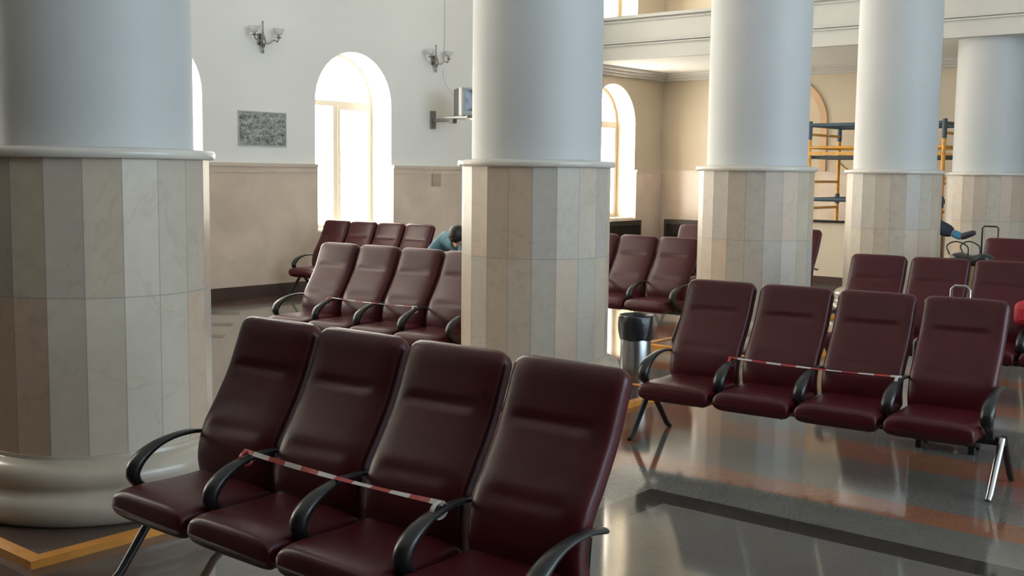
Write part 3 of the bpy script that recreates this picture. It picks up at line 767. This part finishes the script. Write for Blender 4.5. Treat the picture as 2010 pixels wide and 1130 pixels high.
def head_parts(c, face, up, body, hairlen=.0, mat_hair=None):
    """hair cap, eyes and ears as children of the body"""
    c = Vector(c); f = Vector(face).normalized(); up = Vector(up); up = (up - f * up.dot(f)).normalized(); s = f.cross(up)
    V = []; Fc = []; n = 16; mm = 24
    for i in range(n + 1):
        th = pi * i / n * .62
        for q in range(mm):
            a = 2 * pi * q / mm; lx, ly, lz = sin(th) * cos(a), sin(th) * sin(a), cos(th)
            front = max(0, lx); k = 1 + .04 * sin(a * 7 + i)
            z = lz * .125 + (front * .05 if lz < .55 else 0)
            V.append(c + f * (lx * .108 * k - .012) + s * (ly * .092 * k) + up * (z + .01))
    for i in range(n):
        for q in range(mm): Fc.append((i * mm + q, i * mm + (q + 1) % mm, (i + 1) * mm + (q + 1) % mm, (i + 1) * mm + q))
    Fc.append(tuple(n * mm + q for q in range(mm)))
    link('hair', V, Fc, mat_hair or M_hair, body, True)
    for sd in (-1, 1):
        b = MB().lathe([(.001, -.010), (.008, -.007), (.011, 0), (.008, .007), (.001, .010)], 12); p = c + f * .088 + s * sd * .032 + up * .0
        b.v = [v + p for v in b.v]; b.build('eye', M_navy, body, True)
        b = MB().lathe([(.001, -.028), (.012, -.02), (.016, 0), (.014, .018), (.001, .030)], 12); p = c + s * sd * .080 - f * .005
        b.v = [v + p for v in b.v]; b.build('ear', M_skin, body, True)

def person(name, J, label, group=None):
    """J: dict of joints -> one continuous skin body"""
    pts = []; ed = []; ix = {}
    def A(k, r, r2=None):
        ix[k] = len(pts); pts.append((*J[k], r, r2 or r))
    A('pelvis', .135, .115); A('waist', .118, .10); A('chest', .145, .115); A('neckbase', .085, .075); A('neck', .052); A('chin', .068, .075); A('head', .082, .092); A('crown', .060, .066)
    A('nose', .014)
    ed += chain([ix[k] for k in ('pelvis', 'waist', 'chest', 'neckbase', 'neck', 'chin', 'head', 'crown')]); ed.append((ix['chin'], ix['nose']))
    for s in 'LR':
        A('sh' + s, .062); A('el' + s, .044); A('wr' + s, .029); ed += chain([ix['chest'], ix['sh' + s], ix['el' + s], ix['wr' + s]])
        add_hand(pts, ed, ix['wr' + s], J['wr' + s], Vector(J['wr' + s]) - Vector(J['el' + s]), J['th' + s])
        A('hip' + s, .092); A('kn' + s, .060); A('an' + s, .042); A('toe' + s, .036, .028); ed += chain([ix['pelvis'], ix['hip' + s], ix['kn' + s], ix['an' + s], ix['toe' + s]])
    o = skin(name, pts, ed, M_skin); tag(o, label, 'person', group); return o
def clothes(J, body, mtop, mbot, mshoe, msock=None, sockside=None):
    g = .018
    P = []; E = []
    for k, r in (('waist', .135), ('chest', .172), ('neckbase', .108)): P.append((*J[k], r + g, r * .9 + g))
    E += [(0, 1), (1, 2)]
    pv = len(P); P.append((*J['pelvis'], .142 + g, .125 + g)); E.append((pv, 0))
    for s in 'LR':
        i = len(P); P.append((*J['sh' + s], .084 + g)); P.append((*J['el' + s], .052 + g)); P.append((*(Vector(J['wr' + s]) * .9 + Vector(J['el' + s]) * .1), .036 + g)); E += [(1, i), (i, i + 1), (i + 1, i + 2)]
    skin('jacket', P, E, mtop, body, 2)
    P = [(*J['pelvis'], .140 + g, .120 + g)]; E = []
    for s in 'LR':
        i = len(P); e = .78 if (sockside == s) else .93
        P.append((*J['hip' + s], .096 + g)); P.append((*J['kn' + s], (.095 if sockside == s else .068) + g)); P.append((*(Vector(J['an' + s]) * e + Vector(J['kn' + s]) * (1 - e)), (.060 if sockside == s else .050) + g)); E += [(0, i), (i, i + 1), (i + 1, i + 2)]
    skin('trousers', P, E, mbot, body, 2)
    for s in 'LR':
        a, t = Vector(J['an' + s]), Vector(J['toe' + s]); d = (t - a)
        skin('shoe', [(*(a - d * .12), .050), (*(a + d * .35), .050, .046), (*(a + d * .8), .048, .040), (*(t + d * .12), .036, .030)], [(0, 1), (1, 2), (2, 3)], mshoe, body, 2)
        if msock:
            k = Vector(J['kn' + s]); skin('sock', [(*(a - (k - a) * .05), .053), (*(a + (k - a) * .14), .052), (*(a + (k - a) * .32), .055)], [(0, 1), (1, 2)], msock, body, 2)

# person crouching on the floor beyond the left bench, only shoulder and hair in view
J1 = dict(pelvis=(9.38, 8.46, .45), waist=(9.37, 8.46, .62), chest=(9.27, 8.44, .79), neckbase=(9.13, 8.34, .87), neck=(9.06, 8.27, .89), chin=(8.98, 8.20, .86), head=(8.97, 8.19, .93), crown=(8.94, 8.18, .98), nose=(8.92, 8.19, .80),
          shL=(9.20, 8.63, .86), elL=(8.98, 8.70, .63), wrL=(8.82, 8.52, .60), thL=(0, -1, .3), shR=(9.16, 8.24, .83), elR=(8.98, 8.16, .60), wrR=(8.82, 8.34, .62), thR=(0, 1, .3),
          hipL=(9.34, 8.56, .43), knL=(8.92, 8.58, .50), anL=(8.92, 8.58, .085), toeL=(8.74, 8.60, .045), hipR=(9.34, 8.36, .43), knR=(8.92, 8.32, .50), anR=(8.92, 8.32, .085), toeR=(8.74, 8.30, .045))
p1 = person('person', J1, 'dark haired person in teal jacket sitting hunched beside the middle column')
head_parts((8.975, 8.19, .925), (-.45, -.15, -1), (-1, 0, .55), p1)
clothes(J1, p1, M_teal, M_navy, M_shoe)
trolley_case((9.42, 8.46, 0), 0, .44, .32, .28, .295, M_case, M_black, 'low dark suitcase under the hunched person in teal behind the left bench', .2)
# person behind the fourth column, only the crossed leg in view
J2 = dict(pelvis=(14.40, 5.52, .86), waist=(14.40, 5.58, 1.02), chest=(14.40, 5.60, 1.24), neckbase=(14.40, 5.58, 1.38), neck=(14.40, 5.56, 1.45), chin=(14.40, 5.50, 1.52), head=(14.40, 5.52, 1.60), crown=(14.40, 5.53, 1.67), nose=(14.40, 5.39, 1.54),
          shL=(14.58, 5.60, 1.34), elL=(14.63, 5.50, 1.09), wrL=(14.50, 5.26, 1.07), thL=(-1, 0, .4), shR=(14.22, 5.60, 1.34), elR=(14.17, 5.50, 1.09), wrR=(14.30, 5.26, 1.10), thR=(1, 0, .4),
          hipL=(14.48, 5.48, .85), knL=(14.48, 5.07, .86), anL=(14.46, 5.07, .46), toeL=(14.46, 4.96, .42), hipR=(14.32, 5.46, .88), knR=(14.28, 5.00, 1.045), anR=(14.30, 4.62, .885), toeR=(14.30, 4.46, .945))
p2 = person('person', J2, 'person behind the fourth column, only a dark trousered crossed leg with blue sock in view')
head_parts((14.40, 5.52, 1.60), (0, -1, 0), (0, 0, 1), p2)
clothes(J2, p2, M_navy, M_denim, M_shoe, M_sock, 'R')
sk = trolley_case((14.42, 5.58, 0), radians(90), .46, .34, .70, .715, M_case, M_black, 'dark suitcase behind the fourth column under the person with crossed legs', .2)
